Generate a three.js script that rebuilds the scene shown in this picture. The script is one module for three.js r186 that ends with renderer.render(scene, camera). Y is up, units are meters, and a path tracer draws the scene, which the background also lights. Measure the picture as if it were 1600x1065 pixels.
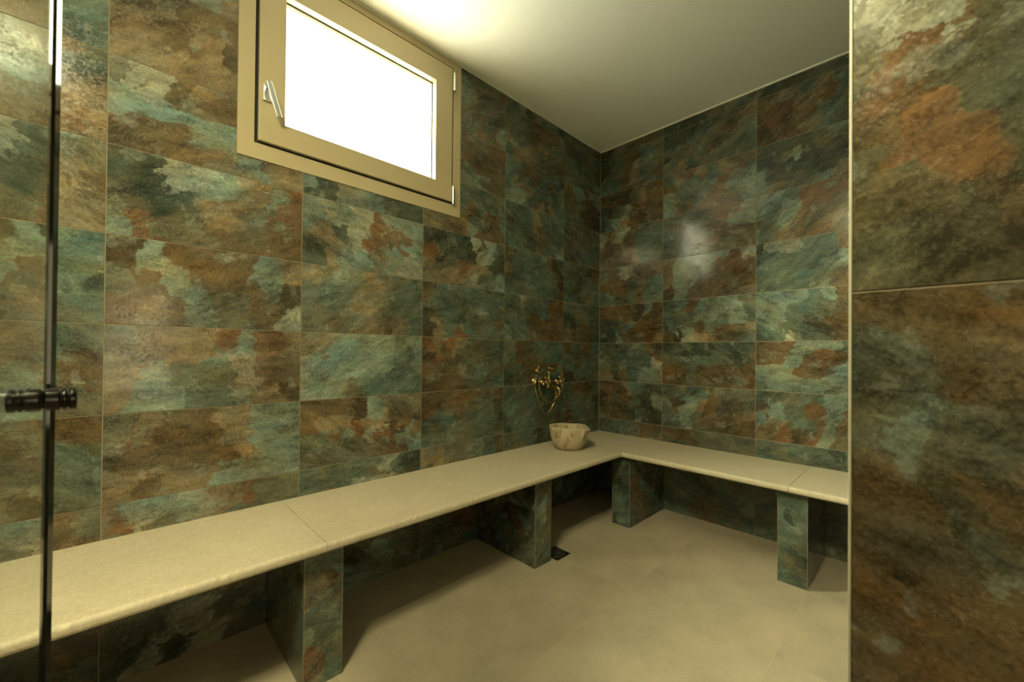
import * as THREE from 'three';
import { RectAreaLightUniformsLib } from 'three/addons/lights/RectAreaLightUniformsLib.js';
import { RoundedBoxGeometry } from 'three/addons/geometries/RoundedBoxGeometry.js';
import { mergeGeometries } from 'three/addons/utils/BufferGeometryUtils.js';

// ------------------------------------------------------------ camera, light, exposure
RectAreaLightUniformsLib.init();
const scene = new THREE.Scene();
scene.background = new THREE.Color().setRGB(1.5, 1.47, 1.35);   // bright white overcast sky, seen and felt only through the window
const camera = new THREE.PerspectiveCamera(2 * Math.atan(532.5 / 634.63) * 180 / Math.PI, 1600 / 1065, 0.01, 30);
camera.position.set(1.895, 1.115, 2.832);
camera.rotation.set(0.0073, 0.80114, 0.00911, 'YXZ');
camera.setViewOffset(1600, 1065, 0, -13.73, 1600, 1065);
camera.focus = 2.4; camera.userData.fStop = 6;
const renderer = new THREE.WebGLRenderer({ antialias: true });
renderer.toneMapping = THREE.LinearToneMapping;
renderer.toneMappingExposure = 1.36;
renderer.shadowMap.enabled = true;

function areaLight(color, intensity, w, h, pos, target) {
  const l = new THREE.RectAreaLight(color, intensity, w, h);
  l.position.set(...pos); l.lookAt(...target); scene.add(l); return l;
}
// daylight that the frosted pane of the steam room window scatters into the room
areaLight(new THREE.Color().setRGB(1, 1, 0.66), 6, 0.768, 0.575, [-0.026, 2.328, 1.9725], [1, 2.328, 1.9725]);
// the brightest, hazy part of the sky, high outside the window
const sky = new THREE.DirectionalLight(new THREE.Color().setRGB(1, 0.995, 0.62), 88);
sky.position.set(-4, 5.6, 4.2); sky.target.position.set(0, 2.3, 2.0); sky.castShadow = true; sky.shadow.radius = 115; sky.shadow.mapSize.set(2048, 2048);
Object.assign(sky.shadow.camera, { left: -4, right: 4, top: 4, bottom: -4, near: 0.1, far: 16 }); scene.add(sky, sky.target);
// added up-light through the window to brighten the far ceiling; its source is unseen
const ceilingFill = new THREE.DirectionalLight(new THREE.Color().setRGB(1, 1, 0.66), 4);
ceilingFill.position.set(-3.4, 1.25, 3.75); ceilingFill.target.position.set(0, 2.33, 1.97); ceilingFill.castShadow = true; ceilingFill.shadow.radius = 135; ceilingFill.shadow.mapSize.set(2048, 2048);
Object.assign(ceilingFill.shadow.camera, { left: -4, right: 4, top: 4, bottom: -4, near: 0.1, far: 16 }); scene.add(ceilingFill, ceilingFill.target);
// daylight that the frosted window of the vestibule, opposite the doorway, lets in
areaLight(new THREE.Color().setRGB(1, 0.86, 0.5), 2.2, 0.5, 1.1, [4.185, 1.2, 2.66], [0, 1.2, 2.66]);
// soft ceiling lamp of the steam room, behind the glass door and above the picture
areaLight(new THREE.Color().setRGB(1, 0.925, 0.53), 88, 0.44, 0.5, [1.54, 2.735, 3.4], [1.54, 0, 3.4]);

// ------------------------------------------------------------ noise fields
function rng(seed) { let s = seed >>> 0; return () => { s = (s + 0x6D2B79F5) >>> 0; let t = s; t = Math.imul(t ^ (t >>> 15), t | 1); t ^= t + Math.imul(t ^ (t >>> 7), t | 61); return ((t ^ (t >>> 14)) >>> 0) / 4294967296; }; }
const FN = 1024;
function fbmField(seed, p0, octaves, gain) {          // periodic value-noise sum, zero mean, about -1..1
  const out = new Float32Array(FN * FN), r = rng(seed);
  let amp = 1, total = 0;
  for (let o = 0, per = p0; o < octaves && per <= 512; o++, per *= 2, amp *= gain) {
    const lat = new Float32Array(per * per); for (let i = 0; i < lat.length; i++) lat[i] = r() * 2 - 1;
    total += amp * 0.55;
    const st = FN / per;
    for (let y = 0; y < FN; y++) {
      const fy = y / st, y0 = Math.floor(fy), ty = fy - y0, sy = ty * ty * (3 - 2 * ty), ra = (y0 % per) * per, rb = ((y0 + 1) % per) * per;
      for (let x = 0; x < FN; x++) {
        const fx = x / st, x0 = Math.floor(fx), tx = fx - x0, sx = tx * tx * (3 - 2 * tx), xa = x0 % per, xb = (x0 + 1) % per;
        const a = lat[ra + xa], b = lat[ra + xb], c = lat[rb + xa], d = lat[rb + xb];
        out[y * FN + x] += amp * (a + (b - a) * sx + (c - a) * sy + (a - b - c + d) * sx * sy);
      }
    }
  }
  for (let i = 0; i < out.length; i++) out[i] /= total;
  return out;
}
const F0 = fbmField(11, 4, 8, 0.52), F1 = fbmField(23, 4, 8, 0.6), F2 = fbmField(37, 8, 7, 0.62), F3 = fbmField(53, 64, 4, 0.8);
function S(F, x, y) {                                  // x, y in periods of the field
  x = (x - Math.floor(x)) * FN; y = (y - Math.floor(y)) * FN;
  const x0 = x | 0, y0 = y | 0, tx = x - x0, ty = y - y0, x1 = (x0 + 1) & 1023, ya = (y0 & 1023) * FN, yb = ((y0 + 1) & 1023) * FN, xa = x0 & 1023;
  const a = F[ya + xa], b = F[ya + x1], c = F[yb + xa], d = F[yb + x1];
  return a + (b - a) * tx + (c - a) * ty + (a - b - c + d) * tx * ty;
}
const enc = v => { v = v < 0 ? 0 : v > 1 ? 1 : v; return 255 * (v <= 0.0031308 ? v * 12.92 : 1.055 * Math.pow(v, 1 / 2.4) - 0.055); };

// ------------------------------------------------------------ the slate print of the wall tiles
const PAL = {       // linear base colours of the print
  T: [0.083, 0.113, 0.086], t: [0.158, 0.200, 0.158], L: [0.235, 0.243, 0.185], D: [0.040, 0.053, 0.037], G: [0.106, 0.108, 0.073],
  B: [0.100, 0.069, 0.033], b: [0.172, 0.134, 0.078], R: [0.132, 0.074, 0.034], K: [0.048, 0.036, 0.019], O: [0.072, 0.070, 0.041], C: [0.280, 0.238, 0.165],
};
const AT = 2048, atlases = [];
let pen = { x: 0, y: 0, h: 0 };
function newAtlas() { atlases.push({ data: new Uint8Array(AT * AT * 4), cells: [] }); pen = { x: 0, y: 0, h: 0 }; }
newAtlas();
let tileSeed = 7;
function paint(grid, W, H, ppm = 853) {               // grid: rows of palette letters, top row first; returns a cell of the atlas
  const pw = Math.max(24, Math.round(W * ppm)), ph = Math.max(24, Math.round(H * ppm));
  if (pen.x + pw > AT) { pen.x = 0; pen.y += pen.h; pen.h = 0; }
  if (pen.y + ph > AT) newAtlas();
  const X0 = pen.x, Y0 = pen.y, A = atlases[atlases.length - 1]; pen.x += pw; pen.h = Math.max(pen.h, ph);
  const rows = grid.split('/').reverse(), nr = rows.length, nc = rows[0].length, r = rng(tileSeed++ * 7919);
  const ox = r(), oy = r(), dir = (r() - 0.5) * 1.2, cd = Math.cos(dir), sd = Math.sin(dir), crisp = 7 + r() * 9, warpA = 0.05 + r() * 0.03;
  const letters = Object.keys(PAL), gi = rows.map(s => [...s].map(ch => letters.indexOf(ch)));
  const base = [0, 0, 0]; let nb = 0; for (const row of gi) for (const g of row) { nb++; for (let c = 0; c < 3; c++) base[c] += PAL[letters[g]][c]; } for (let c = 0; c < 3; c++) base[c] /= nb;
  const speck = letters.map(l => 'RKLC'.includes(l));   // rust, char and pale crust sit in ragged crumbs
  const cols = letters.map(l => PAL[l]), wsum = new Float32Array(letters.length);
  for (let j = 0; j < ph; j++) for (let i = 0; i < pw; i++) {
    const u = (i + 0.5) / pw * W, v = (j + 0.5) / ph * H;
    const us = u * cd + v * sd, vs = -u * sd + v * cd;
    const flake = S(F2, us * 3.1 + oy, vs * 5.2 + ox), wx = warpA * S(F0, us * 0.8 + ox, vs * 1.5 + oy) + 0.022 * S(F1, us * 2.4 + oy, vs * 4.4 + ox) + 0.010 * flake;
    const wy = warpA * 0.6 * S(F0, us * 0.8 + ox + 0.37, vs * 1.5 + oy + 0.61) + 0.015 * S(F1, us * 2.4 + oy + 0.5, vs * 4.4 + ox + 0.2) + 0.008 * S(F2, us * 3.1 + ox, vs * 5.2 + oy);
    let gx = (u + wx) / W * nc - 0.5, gy = (v + wy) / H * nr - 0.5;
    gx = gx < 0 ? 0 : gx > nc - 1 ? nc - 1 : gx; gy = gy < 0 ? 0 : gy > nr - 1 ? nr - 1 : gy;
    const x0 = Math.floor(gx), y0 = Math.floor(gy), tx = gx - x0, ty = gy - y0, x1 = Math.min(nc - 1, x0 + 1), y1 = Math.min(nr - 1, y0 + 1);
    const a = gi[y0][x0], b = gi[y0][x1], c = gi[y1][x0], d = gi[y1][x1];
    wsum[a] = wsum[b] = wsum[c] = wsum[d] = 0;
    wsum[a] += (1 - tx) * (1 - ty); wsum[b] += tx * (1 - ty); wsum[c] += (1 - tx) * ty; wsum[d] += tx * ty;
    const kz = S(F0, u * 1.3 + oy, v * 1.3 + 0.3), k = crisp * (kz > 0.02 ? 1 + (kz - 0.02) * 16 : 1);
    let e, sum = 0, R = 0, G = 0, B = 0, best = -9, second = -9;
    const use = (n) => {
      if (wsum[n] < 0) return;
      const sc = wsum[n] + 0.34 * S(F1, us * 1.5 + ox + n * 0.173, vs * 3.1 + oy + n * 0.291) + 0.16 * flake * (n & 1 ? 1 : -1) + (speck[n] ? 0.42 * S(F2, us * 2.6 + n * 0.21, vs * 3.6 + ox) : 0);
      if (sc > best) { second = best; best = sc; } else if (sc > second) second = sc;
      e = Math.exp(k * (sc - 0.5)); sum += e; R += e * cols[n][0]; G += e * cols[n][1]; B += e * cols[n][2]; wsum[n] = -1;
    };
    use(a); use(b); use(c); use(d);
    R /= sum; G /= sum; B /= sum;
    { const q = 0.34 + 0.5 * S(F2, u * 1.1 + oy, v * 1.1 + ox); if (q > 0) { const w = Math.min(0.45, q * 0.55); R += (base[0] - R) * w; G += (base[1] - G) * w; B += (base[2] - B) * w; } }   // every print keeps a cast of its own
    // grain: cleaved layers along one direction, blotches, fine speckle
    const layer = S(F2, us * 0.5 + ox, vs * 2.0 + oy), blotch = S(F1, u * 1.3 + oy, v * 1.3 + ox), fine = S(F3, u * 3.3 + ox, v * 3.3 + oy), cleave = S(F2, us * 2.2 + oy, vs * 6.5 + ox);
    let m = 1 + 0.32 * layer + 0.28 * blotch + 0.34 * cleave + 0.34 * fine;
    const drift = S(F0, us * 1.6 + oy, vs * 2.8 + 0.9); R *= 1 + 0.22 * drift; B *= 1 - 0.24 * drift;   // greener here, more olive there
    const stain = S(F0, u * 1.9 + 0.7 * ox, v * 2.4 + 0.2);          // iron stain drifting over the green parts
    if (stain > 0.12) { const q = Math.min(0.55, (stain - 0.12) * 1.6); R += (0.12 - R) * q * 0.6; G += (0.088 - G) * q * 0.6; B += (0.048 - B) * q * 0.6; }
    const chip = S(F1, u * 3.1 + 0.4 * oy, v * 3.1 + ox);             // pale mineral chips
    if (chip > 0.55) { const q = Math.min(0.45, (chip - 0.55) * 3.2); R += (0.18 - R) * q; G += (0.195 - G) * q; B += (0.155 - B) * q; }
    if (second > -1 && best - second < 0.045) m *= (layer > 0.05 ? 1.28 : 0.72);
    const vein = Math.abs(S(F0, us * 0.8 + oy, vs * 1.1 + ox));       // thin cracks
    if (vein < 0.016) m *= layer > 0 ? 1.32 : 0.68;
    const hair = Math.abs(S(F1, us * 0.7 + 0.3 * ox, vs * 1.7 + oy));
    if (hair < 0.014 && blotch > -0.1) m *= cleave > 0 ? 1.25 : 0.78;
    m = m < 0.35 ? 0.35 : m;
    const p = ((Y0 + j) * AT + X0 + i) * 4;
    A.data[p] = enc(R * m); A.data[p + 1] = enc(G * m); A.data[p + 2] = enc(B * m); A.data[p + 3] = 255;
  }
  const cell = { atlas: atlases.length - 1, x: X0 + 1, y: Y0 + 1, w: pw - 2, h: ph - 2, W, H };
  A.cells.push(cell); return cell;
}
function texFrom(data, n, srgb, rep) {
  const t = new THREE.DataTexture(data, n, n, THREE.RGBAFormat); t.magFilter = THREE.LinearFilter; t.minFilter = THREE.LinearMipmapLinearFilter; t.generateMipmaps = true;
  t.wrapS = t.wrapT = THREE.RepeatWrapping; if (srgb) t.colorSpace = THREE.SRGBColorSpace; if (rep) t.repeat.set(rep, rep); t.needsUpdate = true; return t;
}
function fieldTex(n, fn, srgb, rep) {
  const d = new Uint8Array(n * n * 4);
  for (let j = 0; j < n; j++) for (let i = 0; i < n; i++) { const c = fn((i + 0.5) / n, (j + 0.5) / n), p = (j * n + i) * 4; d[p] = c[0]; d[p + 1] = c[1]; d[p + 2] = c[2]; d[p + 3] = 255; }
  return texFrom(d, n, srgb, rep);
}
const grainTex = (rep) => fieldTex(512, (x, y) => { const v = 128 + 95 * S(F3, x, y) + 55 * S(F2, x * 1, y * 1); const c = Math.max(0, Math.min(255, v)); return [c, c, c]; }, false, rep);
const tileGrain = grainTex(5);
const tileGloss = fieldTex(512, (x, y) => { const v = 0.11 + 0.24 * Math.max(0, S(F3, x, y)) + 0.14 * Math.max(0, S(F0, x, y)); const c = 255 * Math.max(0.07, Math.min(0.7, v)); return [c, c, c]; }, false, 6);
const tileMats = [];
function tileMat(n) {                                 // one material for each atlas; its map is bound once all cells are painted
  if (!tileMats[n]) tileMats[n] = new THREE.MeshPhysicalMaterial({ color: 0xffffff, roughness: 1, roughnessMap: tileGloss, bumpMap: tileGrain, bumpScale: 0.000025, specularIntensity: 0.8 });
  return tileMats[n];
}

// ------------------------------------------------------------ other materials
const lin = (r, g, b) => new THREE.Color().setRGB(r, g, b);
const floorMap = fieldTex(1024, (x, y) => { const m = 1 + 0.10 * S(F0, x, y) + 0.10 * S(F1, x * 2, y * 2) + 0.05 * S(F3, x * 3, y * 3); return [enc(0.43 * m), enc(0.365 * m), enc(0.265 * m)]; }, true);
const stoneMap = fieldTex(1024, (x, y) => { const g = S(F3, x * 3, y * 3), m = 1 + 0.05 * S(F0, x, y) + 0.07 * g + 0.05 * S(F2, x * 4, y * 4) + (g > 0.62 ? 0.12 : 0) - (g < -0.64 ? 0.12 : 0); return [enc(0.52 * m), enc(0.45 * m), enc(0.33 * m)]; }, true);
const marbleMap = fieldTex(512, (x, y) => { const m = 1 + 0.14 * S(F1, x, y) + 0.10 * S(F3, x * 2, y * 2); const st = S(F1, x * 2, y * 1) + 0.6 * S(F2, x * 3, y * 3), q = Math.max(0, Math.min(0.6, (st - 0.2) * 0.9)); return [enc((0.50 * (1 - q) + 0.18 * q) * m), enc((0.41 * (1 - q) + 0.11 * q) * m), enc((0.265 * (1 - q) + 0.05 * q) * m)]; }, true);
const M = {
  grout: new THREE.MeshStandardMaterial({ color: lin(0.30, 0.245, 0.165), roughness: 0.9 }),
  floor: new THREE.MeshPhysicalMaterial({ map: floorMap, roughness: 0.62, bumpMap: grainTex(2), bumpScale: 0.0003, specularIntensity: 0.5 }),
  floorGrout: new THREE.MeshStandardMaterial({ color: lin(0.50, 0.43, 0.32), roughness: 0.95 }),
  stone: new THREE.MeshPhysicalMaterial({ map: stoneMap, roughness: 0.5, bumpMap: grainTex(2), bumpScale: 0.00008, specularIntensity: 0.6 }),
  ceiling: new THREE.MeshStandardMaterial({ color: lin(0.92, 0.92, 0.90), roughness: 0.95, bumpMap: grainTex(3), bumpScale: 0.0004 }),
  plaster: new THREE.MeshStandardMaterial({ color: lin(0.72, 0.68, 0.58), roughness: 0.95 }),
  bead: new THREE.MeshStandardMaterial({ color: lin(0.84, 0.82, 0.74), roughness: 0.6 }),
  profile: new THREE.MeshStandardMaterial({ color: lin(0.46, 0.42, 0.32), roughness: 0.4 }),
  edge: new THREE.MeshStandardMaterial({ color: lin(0.24, 0.19, 0.12), roughness: 0.6 }),
  tan: new THREE.MeshPhysicalMaterial({ color: lin(0.46, 0.375, 0.225), roughness: 0.42, bumpMap: grainTex(4), bumpScale: 0.0001 }),
  rubber: new THREE.MeshStandardMaterial({ color: lin(0.012, 0.012, 0.01), roughness: 0.8 }),
  chrome: new THREE.MeshStandardMaterial({ color: lin(0.72, 0.72, 0.70), metalness: 1, roughness: 0.28 }),
  pane: new THREE.MeshPhysicalMaterial({ color: lin(1, 1, 1), roughness: 0.02, transmission: 1, thickness: 0, ior: 1.5 }),
  lamp: new THREE.MeshStandardMaterial({ color: lin(0.7, 0.7, 0.65), roughness: 0.6, emissive: lin(1, 0.85, 0.55), emissiveIntensity: 0.9 }),
  brass: new THREE.MeshStandardMaterial({ color: lin(0.46, 0.345, 0.155), metalness: 1, roughness: 0.27 }),
  bronze: new THREE.MeshStandardMaterial({ color: lin(0.016, 0.011, 0.009), metalness: 0.2, roughness: 0.25 }),
  darkStrip: new THREE.MeshStandardMaterial({ color: lin(0.008, 0.008, 0.007), roughness: 0.06 }),  // glossy near-black of the strip added along the glass edge
  drain: new THREE.MeshStandardMaterial({ color: lin(0.03, 0.03, 0.025), metalness: 0.6, roughness: 0.4 }),
  drainLight: new THREE.MeshStandardMaterial({ color: lin(0.11, 0.105, 0.075), metalness: 0.7, roughness: 0.4 }),
  marble: new THREE.MeshPhysicalMaterial({ map: marbleMap, roughness: 0.6, bumpMap: grainTex(1), bumpScale: 0.0015 }),
  glass: new THREE.MeshPhysicalMaterial({ color: lin(1, 1, 1), roughness: 0, transmission: 1, thickness: 0.006, ior: 1.5, attenuationColor: lin(0.55, 0.8, 0.55), attenuationDistance: 0.09 }),
};

// ------------------------------------------------------------ helpers
const V = (x, y, z) => new THREE.Vector3(x, y, z);
function add(parent, name, geo, mat) { const m = new THREE.Mesh(geo, mat); m.name = name; m.castShadow = m.receiveShadow = true; parent.add(m); return m; }
const taken = {};
function numbered(n) { const k = taken[n] = (taken[n] ?? -1) + 1; return k ? n + '_' + String(k).padStart(3, '0') : n; }
function thing(name, label, category, pos = [0, 0, 0], group) { const g = new THREE.Group(); g.name = numbered(name); g.position.set(...pos); g.userData = { kind: 'thing', label, category }; if (group) g.userData.group = group; scene.add(g); return g; }
function structure(name, label, category, geo, mat) { const o = geo ? add(scene, name, geo, mat) : new THREE.Group(); o.name = name; if (!geo) scene.add(o); o.userData = { kind: 'structure', label, category }; return o; }
function boxGeo(x0, x1, y0, y1, z0, z1) { const g = new THREE.BoxGeometry(x1 - x0, y1 - y0, z1 - z0); g.translate((x0 + x1) / 2, (y0 + y1) / 2, (z0 + z1) / 2); return g; }
function rbox(x0, x1, y0, y1, z0, z1, r = 0.002, seg = 2) { const g = new RoundedBoxGeometry(x1 - x0, y1 - y0, z1 - z0, seg, r); g.translate((x0 + x1) / 2, (y0 + y1) / 2, (z0 + z1) / 2); return g; }
function setUV(g, fn) { const p = g.attributes.position, uv = new Float32Array(p.count * 2); for (let i = 0; i < p.count; i++) { const q = fn(p.getX(i), p.getY(i), p.getZ(i)); uv[2 * i] = q[0]; uv[2 * i + 1] = q[1]; } g.setAttribute('uv', new THREE.BufferAttribute(uv, 2)); return g; }
// planes in which flat pieces are laid: a runs to the right and b up when one faces the surface
const FRAMES = {
  left: o => [V(0, 0, -1), V(0, 1, 0), V(1, 0, 0), V(o, 0, 0)],
  back: o => [V(1, 0, 0), V(0, 1, 0), V(0, 0, 1), V(0, 0, o)],
  right: o => [V(0, 0, 1), V(0, 1, 0), V(-1, 0, 0), V(o, 0, 0)],
  front: o => [V(-1, 0, 0), V(0, 1, 0), V(0, 0, -1), V(0, 0, o)],
  floor: o => [V(1, 0, 0), V(0, 0, -1), V(0, 1, 0), V(0, o, 0)],
};
function slabGeo(poly, depth, bevel, holes) {           // a plate whose face lies at 0, with a small bevel
  const sh = new THREE.Shape(poly.map(p => new THREE.Vector2(p[0], p[1])));
  for (const h of holes || []) sh.holes.push(new THREE.Path(h.map(p => new THREE.Vector2(p[0], p[1]))));
  const g = new THREE.ExtrudeGeometry(sh, { depth: depth - 2 * bevel, bevelEnabled: true, bevelThickness: bevel, bevelSize: bevel, bevelOffset: -bevel, bevelSegments: 1, curveSegments: 8 });
  g.translate(0, 0, -depth + bevel); return g;
}
const rect = (a0, a1, b0, b1) => [[a0, b0], [a1, b0], [a1, b1], [a0, b1]];
function place(mesh, frame) { const [A, B, N, O] = frame; mesh.matrix.makeBasis(A, B, N).setPosition(O); mesh.matrix.decompose(mesh.position, mesh.quaternion, mesh.scale); return mesh; }
function tile(parent, frame, poly, cell, full, name = 'tile', depth = 0.004) {   // full = [a0, b0] of the whole print, in wall coordinates
  const g = slabGeo(poly, depth, 0.0007);
  setUV(g, (x, y) => [(cell.x + Math.min(1, Math.max(0, (x - full[0]) / cell.W)) * cell.w) / AT, (cell.y + Math.min(1, Math.max(0, (y - full[1]) / cell.H)) * cell.h) / AT]);
  return place(add(parent, name, g, tileMat(cell.atlas)), frame);
}
const J = 0.0012;                                       // half a joint

// ------------------------------------------------------------ room shell
const H = 2.767, RX = 1.82, RZ = 3.7, OX = 2.02, DZ0 = 2.14, DZ1 = 2.93, DH = 2.15;
const WIN = { z0: 1.427, z1: 2.508, y0: 1.887, y1: 2.762 };
const rowsY = [0.002, 0.298, 0.598, 0.898, 1.198, 1.498, 1.798, 2.098, 2.398, 2.698, H];

const LEFT = {       // prints of the left wall, rows from the floor up, columns from the corner towards the door
  0: [null, 'DDDB/BDDD/DDDD', 'DBBT/DDDD/BDDD', 'BTBT/TBDT/KTTb', 'DDDD/DDDD/bBBD', 'DDDB/DDDD/DDDD', 'GBGG/GGGT/GGTT', 'BtBt/BTKK/TTKK', 'BDDD/DDDD/DDDD', 'TTGB'],
  1: [null, 'DDDDDDBB/DDGDDDDD/DDDDDDDD', 'DDDTTDDK/TDDDDDDD/DTDDDDDK', 'GGBBTTTT/DTBBDDDT/DTTBDDDD', 'TTLTTTRR/DTTBBBRB/tTDBBBBB', 'BTTTTBKT/bTTTTTGK/TTTTTTGB', 'DTTbTTTT/DTTbBTTT/DDTTbTTt', 'TTBRTTTT/TbTRBTbT/TtbBTTDT/tttTbBbT', 'TTTBBBBG/bTTBbBGG/TbbTGGGB', 'TLDDTDDD'],
  2: ['GTGRKRKD/TTGBRRBD/TtTGDTDD', 'bbGGGtTB/bKbGbTTD/DDDDDDDD', 'BBBRBBGB/RDBRDDDD/DDDDDDDD/DDDDDDDG', 'RbRbGGGD/KRBBGDDD/BBBbDDTD/BBBBDDDD', 'BTTTTTTT/BTTTTtTb/KBTDTTTB/KbTRTTTG', 'DDGDLDLT/RDDDDLLD/bbGRbbDD/bbbbLGGt', 'GGGTTTTT/GGGbRtBT/bbbbtBBB', 'GGGGBGBB/GGGbBBBB/GGGttGBB', 'GGGTGBGG/GGGGBGGG/GGGGtbGt', 'GGGTTTGB'],
  3: ['BBKBBbGG/BBBKttGG/DGttttGD', 'DDDDGLTD/DDDLLGGG/DDDDDDDD', 'BBBKtbbb/BbbRbKRB/TRtRLRtb/GGGGGbRt', 'bbttttTt/LtttttTt/LttGTTTT', 'bGtTbGTT/GTTbbGTT/GGGbbBbT', 'tLtLRLtt/TbDLRBRt/DDbtbtLL', 'tDLLtGDD/tDLLtGDD/tDLLtGDD', null, null, null],
  4: ['GGGRbGGG/DDLLDDGG/DLDLLDDD', 'RLtLbRGG/GGGDGGGG/GGGDDGGG', 'GbBBbbtt/BRBBBbtt/bBbbtttt', 'GbbbRtRb/btTTTCRB/bttTTLbK', 'KtBBBBtb/GBtBBBtK/BbBtGGBL', 'DDLLtbtR/GDDDbGGR/tRGGBBBB', 'GLBbBBGG/tttttRtD/BBBbbtbb', 'BBbBBBtt/bbBbKRBt/bbbbbbBt', 'TTTTtttt/ttttttbb/ttttbbCC', 'GGTTGGTT'],
  5: ['DDDDDDDB/DDDDDGBK/DDDDDDGD', 'BBBBBGBG/GGGGGBbB/GGGGGGGG', 'GGGGGGBB/GGGGGTTT/GGGGbTDT', 'GGGGGGTG/GGGGGGGB/GGGGGTGG', 'TTTTTTTT/GGGGGGTD/TTTTTTTT', 'GGGGGttG/GGGGGGbB/GGGGGGbb', 'ttttttBD/ttttttBb/bbbbbbRb', 'GGGbbTTT/GGbbbTTT/GGGbbbTT', 'tttttttt/TTTTTTTT/bbbbTTTT', 'GGTTGGTT'],
};
const BACK = {
  0: [null, 'TTTTGBBB/TbbDDGbb/DDDDDDDD', 'BBBbTTDT/KBBBTDDL/BBBDDTDD', 'DDTTtTBK/tTTtTTLR/bbDbTttb', 'BBBBKtBB/DDDTtRBB/DDtBKBRb', 'GBBLbKBb/BBBBTbTT/TtTTTRTT', 'LBbLBTTT/BKBbBTTT/bBBBbTTG', 'BBBKGbBB/DDTtBRBB/DTtbBKbB', 'DTTBBTTG/DTTBbGTB/TTTBbTTB', 'BDGGGGBG'],
  1: [null, 'BBBGGGGG/TTGBGTtG/TtTBGtTG', 'TTbTBGGG/tKtbBKBG/TRtTBKBb/TTtTBBBB', 'DTDDTDDD/GTtTTTDB/BBTTBBBB/BKGBGBbR', 'TtRtTttG/TTTttTtT/DTtBtBBb/BKLCbBBG', 'BtttttRL/BttTTRRB/bttBBBBB/KtBBBBBb', 'GGTTbRBt/TGGGBRtt/TTGGBBbB/DTTGGGBB', 'TbRbTbBb/BTTTtRTt/tTTTRbtt/tbtbRBBt', 'DDDTTGGb/GTGGGbbG/DGGGBGGT/GbDGTTTT', 'DDDDGGTG'],
  2: [null, 'DDTDDDDD/DDDTDDTD/DDDDDDDD', 'TGGTttbG/KtTRtbBG/tbTRtRGG/bRKRtGGT', 'BRtttTBR/BBtRRBtB/tttRRttK/TttttTtB', 'tttTtBBt/ttTTGBBK/TtTGBBKB/TTLTTBRt', 'DLLTTRbB/TTTTTtRB/TTTTTtBB/TTTTtBBB', 'ttTRRRBB/tTtRBBBB/BTtbBbGG/tTbBBGBG', 'DDDDGtTT/DGtDGGTT/tDDDDDtT/tbbGtbRt', 'BBbTbTTT/BRRbBGTT/KRBBTTTT/BbBbTGGT', 'GDDDGGTT'],
};
const even = g => { let k = 0; return g && g.replace(/D/g, () => 'TGTTDTGT'[k++ % 8]); };   // the prints in the dim corner and under the bench are the ordinary green ones
for (const c of [0, 1]) LEFT[c] = LEFT[c].map(even);
for (const r of [0, 1, 2, 3]) LEFT[2][r] = even(LEFT[2][r]);
for (const r of [0, 1]) { LEFT[3][r] = even(LEFT[3][r]); LEFT[5][r] = even(LEFT[5][r]); }
for (const c of [0, 1, 2]) BACK[c][1] = even(BACK[c][1]);
const plainA = paint('TTGTTBTT/TGGTtTTG/TTBTTGTT', 0.6, 0.3), plainB = paint('GTTDGTBT/TbTBGTTt/TTTGBTGT', 0.6, 0.3);
const spare = [plainA, plainB];
const pick = rng(99);

// left wall, with the opening of the window
const wallLeft = structure('wall_left', 'green and rust slate-print tiled wall with the window', 'wall',
  (() => { const g = slabGeo(rect(-RZ - 0.2, 0.2, 0, H), 0.25, 0.0001, [rect(-WIN.z1 + 0.004, -WIN.z0 - 0.004, WIN.y0 + 0.004, WIN.y1 - 0.004)]); g.rotateY(Math.PI / 2); g.translate(-0.0015, 0, 0); return g; })(), M.grout);
function wallTiles(parent, frame, colEdges, prints, opts = {}) {   // colEdges: [a0, a1, print column] in wall coordinates
  for (const [a0, a1, col] of colEdges) for (let r = 0; r < 10; r++) {
    const b0 = rowsY[r], b1 = rowsY[r + 1]; let polys = [[rect(a0 + J, a1 - J, b0 + (r ? J : 0), b1 - (r < 9 ? J : 0))]];
    let poly = polys[0][0];
    if (opts.cut) { poly = opts.cut(a0 + J, a1 - J, b0 + (r ? J : 0), b1 - (r < 9 ? J : 0)); if (!poly) continue; }
    const grid = prints && prints[col] ? prints[col][r] : null;
    let cell;
    if (grid) { cell = paint(grid, a1 - a0, b1 - b0); if (r > 0 && r < 9) spare.push(cell); }
    else if (prints && r === 0) cell = [plainA, plainB][Math.floor(pick() * 2)];
    else cell = spare[Math.floor(pick() * spare.length)];
    tile(parent, frame, poly, cell, [a0, b0]);
  }
}
function cutWindow(a0, a1, b0, b1) {
  const w0 = -WIN.z1 - 0.001, w1 = -WIN.z0 + 0.001, v0 = WIN.y0 - 0.001;
  if (a1 <= w0 || a0 >= w1 || b1 <= v0) return rect(a0, a1, b0, b1);
  if (a0 >= w0 && a1 <= w1) return b0 < v0 ? rect(a0, a1, b0, v0) : null;
  if (a0 < w0) return b0 < v0 ? [[a0, b0], [a1, b0], [a1, v0], [w0, v0], [w0, b1], [a0, b1]] : rect(a0, w0, b0, b1);
  return b0 < v0 ? [[a0, b0], [a1, b0], [a1, b1], [w1, b1], [w1, v0], [a0, v0]] : rect(w1, a1, b0, b1);
}
{
  const z = [0, 0.467, 1.067, 1.667, 2.267, 2.867, 3.467, RZ];
  wallTiles(wallLeft, FRAMES.left(0), z.slice(0, -1).map((v, i) => [-z[i + 1], -v, i]), LEFT, { cut: cutWindow });
}
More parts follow.
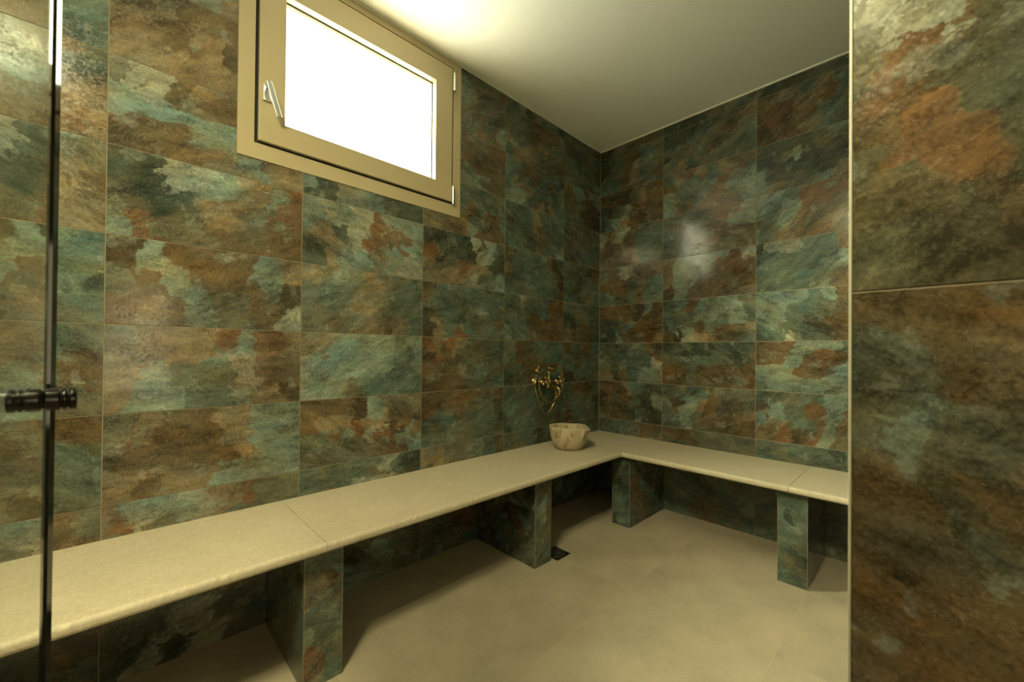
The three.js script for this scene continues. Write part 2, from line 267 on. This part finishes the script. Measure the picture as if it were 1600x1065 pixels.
// back wall
const wallBack = structure('wall_back', 'green and rust slate-print tiled wall at the end of the bench', 'wall', boxGeo(-0.0014, OX, 0, H, -0.25, -0.0015), M.grout);
wallTiles(wallBack, FRAMES.back(0), [[0.002, 0.539, 0], [0.539, 1.139, 1], [1.139, 1.739, 2], [1.739, RX, 3]], BACK);

// wall with the doorway: its jamb faces the camera on the right
const wallRight = structure('wall_right', 'brown and green tiled door jamb close on the right', 'wall', mergeGeometries([
  boxGeo(RX + 0.0015, OX, 0, H, 0.0001, DZ0 - 0.0015), boxGeo(RX + 0.0015, OX, 0, H, DZ1 + 0.0015, RZ - 0.0001), boxGeo(RX + 0.0015, OX, DH, H, DZ0 - 0.0015, DZ1 + 0.0015)]), M.grout);
{
  const z = [0, 0.6, 1.2, 1.8, DZ0 - 0.004];
  wallTiles(wallRight, FRAMES.right(RX), z.slice(0, -1).map((v, i) => [v, z[i + 1], i]), null);
  wallTiles(wallRight, FRAMES.right(RX), [[DZ1, 3.3, 0], [3.3, RZ, 1]], null);
  for (let k = 0; k < 2; k++) tile(wallRight, FRAMES.right(RX), rect(DZ0, DZ1, k ? 2.398 + J : DH, (k ? H : 2.398 - J)), spare[k + 5], [DZ0, k ? 2.398 : DH]);
  const upper = paint('OOOOO/OOLOO/OGtOO/OLOGO/ORBOO/OBRRO/OOOBO/OOOOO', 0.2, 0.6, 1150), lower = paint('KBBBB/OGBbb/GtGGb/BBOBB/BBBBB/KBBBB/BBBBB/BBBBB', 0.2, 0.6, 1150), low = paint('BBbBB/BGBBb/BBBDB/BBGBB', 0.2, 0.6, 500);
  const jf = FRAMES.back(DZ0), e0 = RX + 0.0026, e1 = OX;
  tile(wallRight, jf, rect(e0, e1, 0.002, 0.598 - J), low, [RX, 0]); tile(wallRight, jf, rect(e0, e1, 0.598 + J, 1.198 - J), lower, [RX, 0.598]);
  tile(wallRight, jf, rect(e0, e1, 1.198 + J, 1.798 - J), upper, [RX, 1.198]); tile(wallRight, jf, rect(e0, e1, 1.798 + J, DH - J), low, [RX, 1.798]);
}
// end wall behind the left end of the bench, out of the picture
const wallFront = structure('wall_front', 'slate-print tiled end wall beyond the glass door', 'wall', boxGeo(-0.0014, RX + 0.0014, 0, H, RZ + 0.0015, RZ + 0.2), M.grout);
wallTiles(wallFront, FRAMES.front(RZ), [[-RX, -1.2, 0], [-1.2, -0.6, 1], [-0.6, 0, 2]], null);

// floor of large beige slabs
const floor = structure('floor', 'beige large-format tiled floor', 'floor', boxGeo(-0.25, 4.4, -0.2, -0.0005, -0.25, 4.4), M.floorGrout);
{
  const xs = [-0.0015, 0.289, 0.895, 1.49, RX], zs = [-0.0015, 1.079, 2.279, 3.479, RZ + 0.0015];
  const xs2 = [RX, 2.095, 2.7, 3.3, 3.9, 4.2], zs2 = [1.3, 2.279, 3.479, 4.2];
  let n = 0;
  const lay = (x0, x1, z0, z1) => {
    const g = slabGeo(rect(x0 + J, x1 - J, -z1 + J, -z0 - J), 0.006, 0.0005), ou = (n * 0.37) % 1, ov = (n * 0.61) % 1; n++;
    setUV(g, (x, y) => [x / 1.4 + ou, y / 1.4 + ov]); place(add(floor, 'floor_tile', g, M.floor), FRAMES.floor(0));
  };
  for (let i = 0; i < 4; i++) for (let k = 0; k < 4; k++) lay(xs[i], xs[i + 1], zs[k], zs[k + 1]);
  for (let i = 0; i < 5; i++) for (let k = 0; k < 3; k++) { if (i === 0) { if (k === 0) lay(RX, 2.095, DZ0, 2.279); if (k === 1) lay(RX, 2.095, 2.279, DZ1); } else lay(xs2[i], xs2[i + 1], zs2[k], zs2[k + 1]); }
}
// ceiling
structure('ceiling', 'smooth pale painted ceiling', 'ceiling', setUV(boxGeo(-0.25, 4.4, H, H + 0.2, -0.25, 4.4), (x, y, z) => [x, z]), M.ceiling);
// vestibule outside the doorway, behind the camera
structure('wall_vestibule', 'plain plastered vestibule walls outside the doorway', 'wall', mergeGeometries([
  boxGeo(4.2, 4.4, 0, H, 1.1, 4.4), boxGeo(OX, 4.2, 0, H, 1.1, 1.3), boxGeo(OX, 4.2, 0, H, 4.2, 4.4), boxGeo(OX, OX + 0.02, 0, H, 1.3, DZ0 - 0.01), boxGeo(OX, OX + 0.02, 0, H, DZ1 + 0.01, 4.2)]), M.plaster);
{
  const w = structure('window_2', 'frosted vestibule window behind the camera', 'window');
  add(w, 'window_pane', boxGeo(4.188, 4.198, 0.65, 1.75, 2.41, 2.91), M.lamp);
  const g = slabGeo(rect(-0.31, 0.31, -0.61, 0.61), 0.02, 0.002, [rect(-0.25, 0.25, -0.55, 0.55)]); g.rotateY(-Math.PI / 2); g.translate(4.179, 1.2, 2.66); add(w, 'window_frame', g, M.tan);
  const l = thing('ceiling_lamp', 'flat ceiling lamp beyond the glass door', 'lamp', [1.54, H, 3.4]);
  add(l, 'housing', rbox(-0.24, 0.24, -0.022, -0.0005, -0.27, 0.27, 0.004), M.bead);
  add(l, 'lamp_diffuser', rbox(-0.22, 0.22, -0.029, -0.0225, -0.25, 0.25, 0.002), M.lamp);
}
// beads where the ceiling meets the walls, and the profile on the corner of the jamb
structure('trim_1', 'thin pale bead between back wall and ceiling', 'trim', boxGeo(0.006, RX, H - 0.009, H, 0, 0.009), M.bead);
structure('trim_2', 'thin pale bead between window wall and ceiling', 'trim', boxGeo(0, 0.005, H - 0.005, H, 0, RZ), M.bead);
structure('trim_3', 'cream corner profile on the edge of the door jamb', 'trim', rbox(RX - 0.0008, RX + 0.0024, 0.001, DH, DZ0 - 0.003, DZ0 + 0.0008, 0.0006), M.profile);

// ------------------------------------------------------------ window
{
  const w = structure('window_1', 'tan framed frosted window under the ceiling, lever handle on its left', 'window');
  const fr = FRAMES.left(0), R2 = (z0, z1, y0, y1) => rect(-z1, -z0, y0, y1);
  const put = (parent, name, geo, mat, x) => place(add(parent, name, geo, mat), FRAMES.left(x));
  // fixed frame: broad flat face, a lower rebate next to the sash
  const frame = put(w, 'window_frame', slabGeo(R2(WIN.z0, WIN.z1, WIN.y0, WIN.y1), 0.10, 0.0012, [R2(1.480, 2.450, 1.952, 2.727)]), M.tan, 0.004);
  add(frame, 'rebate', slabGeo(R2(1.474, 2.456, 1.946, 2.733), 0.05, 0.0005, [R2(1.5035, 2.4265, 1.9745, 2.7045)]), M.tan).position.z = -0.0115;
  const darkStrip = put(w, 'gasket', slabGeo(R2(1.478, 2.452, 1.950, 2.729), 0.004, 0.0005, [R2(1.505, 2.425, 1.976, 2.703)]), M.rubber, -0.0035);
  // opening sash with rounded face, glazing bead, dark glazing gasket and the frosted pane
  const sash = put(w, 'sash', (() => {
    const sh = new THREE.Shape(R2(1.492, 2.438, 1.963, 2.716).map(p => new THREE.Vector2(...p))); sh.holes.push(new THREE.Path(R2(1.602, 2.344, 2.054, 2.602).map(p => new THREE.Vector2(...p))));
    const g = new THREE.ExtrudeGeometry(sh, { depth: 0.05, bevelEnabled: true, bevelThickness: 0.003, bevelSize: 0.003, bevelOffset: -0.003, bevelSegments: 3 }); g.translate(0, 0, -0.053); return g;
  })(), M.tan, 0.013);
  const inSash = (name, geo, mat, x) => { const m = add(sash, name, geo, mat); m.position.set(0, 0, x - 0.013); return m; };
  inSash('glazing_bead', slabGeo(R2(1.5995, 2.3465, 2.0515, 2.6045), 0.034, 0.0008, [R2(1.586, 2.359, 2.038, 2.618).map(([a, b]) => [a > -1.9725 ? -1.6035 : -2.3425, b > 2.328 ? 2.6005 : 2.0555])]), M.tan, 0.0142);
  inSash('glazing_gasket', slabGeo(R2(1.597, 2.349, 2.049, 2.607), 0.006, 0.0004, [R2(1.6085, 2.3375, 2.0605, 2.5955)]), M.rubber, -0.0205);
  inSash('window_pane', slabGeo(R2(1.5965, 2.3495, 2.0485, 2.6075), 0.006, 0.0004), M.pane, -0.0275);
  // lever handle
  const hd = new THREE.Group(); hd.name = 'handle'; sash.add(hd); hd.position.set(-2.4105, 2.160, 0);
  add(hd, 'rosette', rbox(-0.0145, 0.0145, -0.034, 0.034, 0.0002, 0.009, 0.002), M.chrome);
  const nk = add(hd, 'neck', rbox(-0.009, 0.009, -0.009, 0.009, 0.008, 0.045, 0.003), M.chrome); nk.position.y = 0.020; nk.rotation.z = 0.30;
  const lv = add(hd, 'lever', rbox(-0.0105, 0.0105, -0.125, 0.011, 0.036, 0.046, 0.0025), M.chrome); lv.position.set(0, 0.020, 0); lv.rotation.z = 0.30;
  // two barrel hinges
  for (const [y0, y1] of [[1.948, 2.046], [2.585, 2.687]]) {
    const g = new THREE.CylinderGeometry(0.0085, 0.0085, y1 - y0, 20); g.translate(-1.490, (y0 + y1) / 2, 0.011);
    const h = add(sash, 'hinge', g, M.chrome); void h;
    const c = new THREE.CylinderGeometry(0.0094, 0.0094, 0.006, 20); c.translate(-1.490, y0 + 0.02, 0.011); add(sash, 'hinge_collar', c, M.chrome);
  }
}

// ------------------------------------------------------------ bench slabs
const BT = 0.487, BB = 0.455, BD = 0.525;
function nose(depth) {                                   // cross-section: square at the wall, rounded at the front
  const s = new THREE.Shape(), r = 0.0135; s.moveTo(0.001, BB); s.lineTo(depth - r, BB); s.absarc(depth - r, BB + r, r, -Math.PI / 2, 0, false); s.lineTo(depth, BT - r); s.absarc(depth - r, BT - r, r, 0, Math.PI / 2, false); s.lineTo(0.001, BT); s.closePath(); return s;
}
function benchSlab(label, geo) { const m = add(scene, numbered('stone_bench'), setUV(geo, (x, y, z) => [x / 0.9 + y * 0.7, z / 0.9 + y * 0.4]), M.stone); m.userData = { kind: 'thing', label, category: 'bench', group: 'stone slabs of the bench' }; return m; }
function leftRun(z0, z1) { const g = new THREE.ExtrudeGeometry(nose(BD), { depth: z1 - z0, bevelEnabled: false, curveSegments: 8 }); g.translate(0, 0, z0); return g; }
function backRun(x0, x1) { const g = new THREE.ExtrudeGeometry(nose(BD), { depth: x1 - x0, bevelEnabled: false, curveSegments: 8 }); g.rotateY(-Math.PI / 2); g.translate(x1, 0, 0); return g; }
benchSlab('beige stone bench slab nearest the glass door, running out of the picture', leftRun(2.3359, RZ - 0.001));
benchSlab('beige stone bench slab under the window, between the two joints', leftRun(1.2438, 2.3341));
benchSlab('beige stone bench slab in the corner, carrying the marble bowl', mergeGeometries([leftRun(0.5262, 1.2424), (() => { const g = new THREE.ExtrudeGeometry(new THREE.Shape(rect(0.001, BD - 0.0006, BB, BT).map(p => new THREE.Vector2(...p))), { depth: 0.5252, bevelEnabled: false }); g.translate(0, 0, 0.001); return g; })()]));
benchSlab('long beige stone bench slab along the back wall', backRun(BD + 0.0006, 1.4190));
benchSlab('short beige stone bench slab at the right end of the back wall', backRun(1.4210, RX - 0.001));

// ------------------------------------------------------------ tiled piers under the bench
function pier(label, x0, x1, z0, z1, faces) {          // faces: front / side prints; each face is cut from a tile of its own
  const g = thing('bench_pier', label, 'pier', [(x0 + x1) / 2, 0, (z0 + z1) / 2], 'tiled piers under the bench');
  const d = 0.0015, cx = (x0 + x1) / 2, cz = (z0 + z1) / 2, top = BB - 0.0005;
  const core = add(g, 'core', boxGeo(x0 + d - cx, x1 - d - cx, 0.0005, top, z0 + d - cz, z1 - d - cz), M.grout); void core;
  const t = (frame, a0, a1, rows, grid) => {
    for (const [b0, b1] of rows) { const cell = typeof grid === 'string' ? paint(grid, a1 - a0, b1 - b0) : grid; const m = tile(g, frame, rect(a0 + 0.0008, a1 - 0.0008, b0 + 0.0008, b1 - 0.0008), cell, [a0, b0]); m.position.x -= cx; m.position.z -= cz; }
  };
  const one = [[0.001, top]], two = [[0.001, 0.298], [0.298, top]];
  if (faces.left) t(FRAMES.left(x1), -z1, -z0, faces.left.rows || one, faces.left.grid);       // face towards +x
  if (faces.back) t(FRAMES.back(z1), x0, x1, faces.back.rows || one, faces.back.grid);        // face towards +z
  if (faces.right) t(FRAMES.right(x0), z0, z1, two, plainA);                                     // face towards -x
  if (faces.front) t(FRAMES.front(z0), -x1, -x0, two, plainA);                                   // face towards -z
  const e = 0.0011;
  for (const [ex, ez] of faces.corners) add(g, 'corner_joint', boxGeo(ex - cx - e, ex - cx + e, 0.001, top, ez - cz - e, ez - cz + e), M.edge);
  return g;
}
const two = [[0.001, 0.298], [0.298, 0.4545]];
pier('tiled bench pier nearest the camera, grey-green front with rust at its foot', 0.002, 0.475, 2.263, 2.389, { left: { grid: 'TGT/bBt/btG/TtT/tTt/RTG/RbT' }, back: { grid: even('DDDDDDDD/DDDTDDBD/DDDDDDDK'), rows: two }, front: 1, corners: [[0.474, 2.388], [0.474, 2.264]] });
pier('tiled bench pier beside the square floor drain', 0.002, 0.475, 1.152, 1.278, { left: { grid: even('GBG/TtB/TtB/DTG/DGD/DDD') }, back: { grid: even('DDGDKBDD/DBDDDBKD/DDDDDDDD'), rows: two }, front: 1, corners: [[0.474, 1.277], [0.474, 1.153]] });
pier('tiled bench pier at the inner corner of the bench', 0.428, 0.556, 0.002, 0.475, { back: { grid: 'TTT/TGT/TTD/TTT/DTT' }, left: { grid: even('DGBD/BTKD/BBDD/DDDD') }, right: 1, corners: [[0.555, 0.474], [0.429, 0.474]] });
pier('plain green tiled bench pier under the right end of the bench', 1.365, 1.489, 0.002, 0.475, { back: { grid: 'TTT/TDT/TTT/TTG/DTD/TTT' }, left: { grid: even('DDDD/DDTD/DDDD') }, right: 1, corners: [[1.488, 0.474], [1.366, 0.474]] });

// ------------------------------------------------------------ brass mixer, hand shower and hose
function tube(pts, r, seg = 60, rad = 10) { return new THREE.TubeGeometry(new THREE.CatmullRomCurve3(pts.map(p => V(...p)), false, 'centripetal'), seg, r, rad, false); }
function lathe(profile, seg = 24) { return new THREE.LatheGeometry(profile.map(p => new THREE.Vector2(p[0], p[1])), seg); }
function alongX(g, x, y, z) { g.rotateZ(-Math.PI / 2); g.translate(x, y, z); return g; }   // lathe axis y -> +x
{
  const Y = 0.92, g = thing('shower_mixer', 'antique brass wall mixer with hand shower and looped hose above the bowl', 'mixer tap', [0, Y, 0.70]);
  for (const dz of [0.075, -0.075]) {
    add(g, 'wall_flange', alongX(lathe([[0.0001, 0.0005], [0.03, 0.0005], [0.03, 0.004], [0.022, 0.012], [0.014, 0.020], [0.011, 0.028], [0.011, 0.05], [0.0001, 0.05]]), 0, 0, dz), M.brass);
    add(g, 'valve', alongX(lathe([[0.0001, 0.03], [0.017, 0.032], [0.019, 0.045], [0.019, 0.068], [0.014, 0.074], [0.010, 0.080], [0.008, 0.100], [0.0001, 0.102]]), 0, 0, dz), M.brass);
    const cross = add(g, 'cross_handle', alongX(lathe([[0.0001, 0.096], [0.011, 0.098], [0.012, 0.106], [0.009, 0.113], [0.0001, 0.116]]), 0, 0, dz), M.brass);
    for (let k = 0; k < 4; k++) {
      const a = k * Math.PI / 2 + 0.35, sp = lathe([[0.0001, 0.008], [0.006, 0.009], [0.005, 0.020], [0.006, 0.025], [0.0098, 0.030], [0.0098, 0.036], [0.006, 0.042], [0.0001, 0.0435]], 12);
      sp.rotateX(a); sp.translate(0.106, 0, dz); add(cross, 'spoke', sp, M.brass);
    }
  }
  const body = lathe([[0.0001, -0.075], [0.015, -0.074], [0.015, -0.03], [0.021, -0.022], [0.024, 0], [0.021, 0.022], [0.015, 0.03], [0.015, 0.074], [0.0001, 0.075]]); body.rotateX(Math.PI / 2); body.translate(0.056, 0, 0); add(g, 'body', body, M.brass);
  add(g, 'spout', mergeGeometries([tube([[0.058, -0.01, 0], [0.060, -0.030, 0], [0.075, -0.043, 0], [0.105, -0.042, 0], [0.13, -0.036, 0], [0.148, -0.044, 0], [0.155, -0.066, 0]], 0.0115, 50, 14), (() => { const c = new THREE.CylinderGeometry(0.0132, 0.0142, 0.014, 18); c.translate(0.155, -0.068, 0); return c; })()]), M.brass);
  const riser = lathe([[0.0001, 0.012], [0.017, 0.014], [0.014, 0.024], [0.011, 0.034], [0.014, 0.05], [0.010, 0.066], [0.011, 0.074], [0.0001, 0.075]]); riser.translate(0.06, 0, 0); add(g, 'riser', riser, M.brass);
  const cr = lathe([[0.0001, 0.070], [0.012, 0.072], [0.036, 0.082], [0.045, 0.092], [0.047, 0.099], [0.043, 0.097], [0.03, 0.088], [0.0001, 0.084]], 30); cr.scale(0.62, 1, 1); cr.translate(0.075, 0, -0.012); add(g, 'cradle', cr, M.brass);
  const hs = new THREE.Group(); hs.name = 'hand_shower'; hs.position.set(0.1, 1.03 - Y, 0.04); g.add(hs);
  const L = (x, y, z) => [x - 0.1, y - 1.03, z - 0.74];
  add(hs, 'grip', tube([L(0.092, 1.022, 0.833), L(0.09, 1.033, 0.80), L(0.086, 1.036, 0.744), L(0.088, 1.034, 0.68), L(0.09, 1.028, 0.648)], 0.0125, 40, 14), M.brass);
  const hd = lathe([[0.0001, 0.016], [0.014, 0.013], [0.016, 0.0], [0.019, -0.016], [0.026, -0.034], [0.027, -0.041], [0.022, -0.043], [0.0001, -0.041]]); hd.rotateX(-0.55); hd.translate(...L(0.092, 1.022, 0.838)); add(hs, 'spray_head', hd, M.brass);
  add(hs, 'hose', tube([L(0.09, 1.028, 0.65), L(0.092, 1.012, 0.615), L(0.09, 0.975, 0.592), L(0.086, 0.92, 0.578), L(0.076, 0.86, 0.578), L(0.06, 0.815, 0.598), L(0.05, 0.782, 0.64), L(0.048, 0.775, 0.68), L(0.05, 0.80, 0.735), L(0.055, 0.86, 0.782), L(0.055, 0.92, 0.79), L(0.045, 0.962, 0.757), L(0.036, 0.972, 0.735), L(0.03, 0.955, 0.785), L(0.036, 0.90, 0.812), L(0.034, 0.82, 0.785), L(0.03, 0.735, 0.735), L(0.03, 0.694, 0.70), L(0.034, 0.71, 0.66), L(0.045, 0.78, 0.615), L(0.06, 0.85, 0.625), L(0.058, 0.895, 0.66)], 0.0056, 220, 8), M.brass);
}

// ------------------------------------------------------------ marble bowl on the corner of the bench
{
  const g = thing('marble_bowl', 'old cream marble bowl with lugs on its rim, stained brown', 'bowl', [0.232, BT, 0.690]);
  const prof = [[0.0001, 0.0005], [0.062, 0.0005], [0.078, 0.006], [0.094, 0.022], [0.109, 0.048], [0.119, 0.080], [0.125, 0.112], [0.127, 0.140], [0.125, 0.146], [0.118, 0.149], [0.108, 0.147], [0.103, 0.140], [0.100, 0.115], [0.092, 0.085], [0.075, 0.058], [0.045, 0.045], [0.0001, 0.042]];
  const b = new THREE.LatheGeometry(new THREE.SplineCurve(prof.map(p => new THREE.Vector2(...p))).getPoints(70).map(p => new THREE.Vector2(Math.max(0.0001, p.x), Math.max(0.0004, p.y))), 64);
  const warp = geo => { const p = geo.attributes.position; for (let i = 0; i < p.count; i++) { const x = p.getX(i), y = p.getY(i), z = p.getZ(i), r = Math.hypot(x, z); if (r < 0.001) continue; const k = 1 + 0.03 * S(F0, x * 1.1 + 0.3, z * 1.1 + y * 0.8) + 0.008 * S(F2, x * 4 + y, z * 4 + 0.4); p.setXYZ(i, x * k, y < 0.002 ? y : y + 0.0035 * S(F0, x * 2.3, z * 2.3), z * k); } geo.computeVertexNormals(); return geo; };
  setUV(b, (x, y, z) => [Math.atan2(z, x) / Math.PI * 1, y * 2.5 + Math.hypot(x, z) * 1.5]);
  add(g, 'bowl_body', warp(b), M.marble);
  for (const a of [0.02, 1.60, 3.16, 4.72]) {
    const s = new THREE.Shape([[-0.028, 0], [-0.023, -0.042], [0.023, -0.042], [0.028, 0]].map(p => new THREE.Vector2(...p)));
    const lg = new THREE.ExtrudeGeometry(s, { depth: 0.030, bevelEnabled: true, bevelThickness: 0.004, bevelSize: 0.004, bevelSegments: 3, steps: 3 });
    const p = lg.attributes.position; for (let i = 0; i < p.count; i++) { const t = Math.max(0, Math.min(1, -p.getY(i) / 0.04)); p.setZ(i, p.getZ(i) * (1 - 0.55 * t)); }
    lg.computeVertexNormals(); lg.translate(0, 0.1410, 0.113); lg.rotateY(a); setUV(lg, (x, y, z) => [Math.atan2(z, x) / Math.PI, y * 2.5 + Math.hypot(x, z) * 1.5]); add(g, 'lug', lg, M.marble);
  }
}

// ------------------------------------------------------------ floor drain
{
  const g = thing('floor_drain', 'small dark square floor drain with a round spoked grate', 'drain', [0.442, 0, 1.0675]);
  add(g, 'plate', rbox(-0.0575, 0.0575, 0.0001, 0.0022, -0.0575, 0.0575, 0.0008), M.drain);
  const gr = new THREE.TorusGeometry(0.046, 0.0028, 8, 40); gr.rotateX(Math.PI / 2); gr.scale(1, 0.5, 1); gr.translate(0, 0.0028, 0); const ring = add(g, 'grate_ring', gr, M.drainLight); void ring;
  for (let k = 0; k < 16; k++) { const s = boxGeo(0.010, 0.045, 0.002, 0.0038, -0.0017, 0.0017); s.rotateY(k * Math.PI / 8 + 0.1); add(g, 'grate_spoke', s, M.drainLight); }
  const hub = new THREE.CylinderGeometry(0.011, 0.011, 0.002, 20); hub.translate(0, 0.0031, 0); add(g, 'grate_hub', hub, M.drainLight);
}

// ------------------------------------------------------------ open glass door on the left
{
  const zg = 2.8936, xe = 1.165, g = structure('door_1', 'open clear glass door with a dark bronze knob, cut by the left edge', 'door');
  g.position.set(xe, 0, zg);
  add(g, 'glass_panel', rbox(0.0005, 0.635, 0.012, 2.06, -0.003, 0.003, 0.0008, 1), M.glass);
  const es = new THREE.ExtrudeGeometry(new THREE.Shape([[-0.0045, 0.0078], [0.0065, 0.0046], [0.0065, -0.0046], [-0.0045, -0.0046]].map(p => new THREE.Vector2(...p))), { depth: 2.048, bevelEnabled: true, bevelThickness: 0.0004, bevelSize: 0.0004, bevelOffset: -0.0004, bevelSegments: 1 });  // added strip in place of the bare glass edge, face tilted to mirror the window
  es.rotateX(-Math.PI / 2); es.translate(0, 0.012, 0); add(g, 'added_edge_strip', es, M.darkStrip);
  const half = [[0.0001, 0.0032], [0.0100, 0.0032], [0.0108, 0.0045], [0.0122, 0.0047], [0.0125, 0.0058], [0.0125, 0.0145], [0.0122, 0.0156], [0.0102, 0.0158], [0.0102, 0.0176], [0.0120, 0.0178], [0.0123, 0.0186], [0.0123, 0.0200], [0.0120, 0.0208], [0.0102, 0.0210], [0.0102, 0.0228], [0.0120, 0.0230], [0.0124, 0.0240], [0.0124, 0.0275], [0.0117, 0.0284], [0.0001, 0.0286]];
  const near = half.slice(0, -2).concat([[0.0124, 0.056], [0.0117, 0.0569], [0.0001, 0.0571]]);
  for (const s of [-1, 1]) { const k = lathe(s > 0 ? near : half, 40); k.rotateX(s * Math.PI / 2); k.translate(0.05, 1.0585, 0); add(g, 'door_knob', k, M.bronze); }
  for (const y of [0.35, 1.75]) { const h = mergeGeometries([rbox(0.575, 0.65, y, y + 0.09, -0.009, -0.0032, 0.001), rbox(0.575, 0.65, y, y + 0.09, 0.0032, 0.009, 0.001)]); add(g, 'hinge', h, M.bronze); }
}

// ------------------------------------------------------------ bind the finished prints and hand over
const maps = atlases.map(a => texFrom(a.data, AT, true));
tileMats.forEach((m, i) => { if (m) m.map = maps[i]; });
renderer.render(scene, camera);
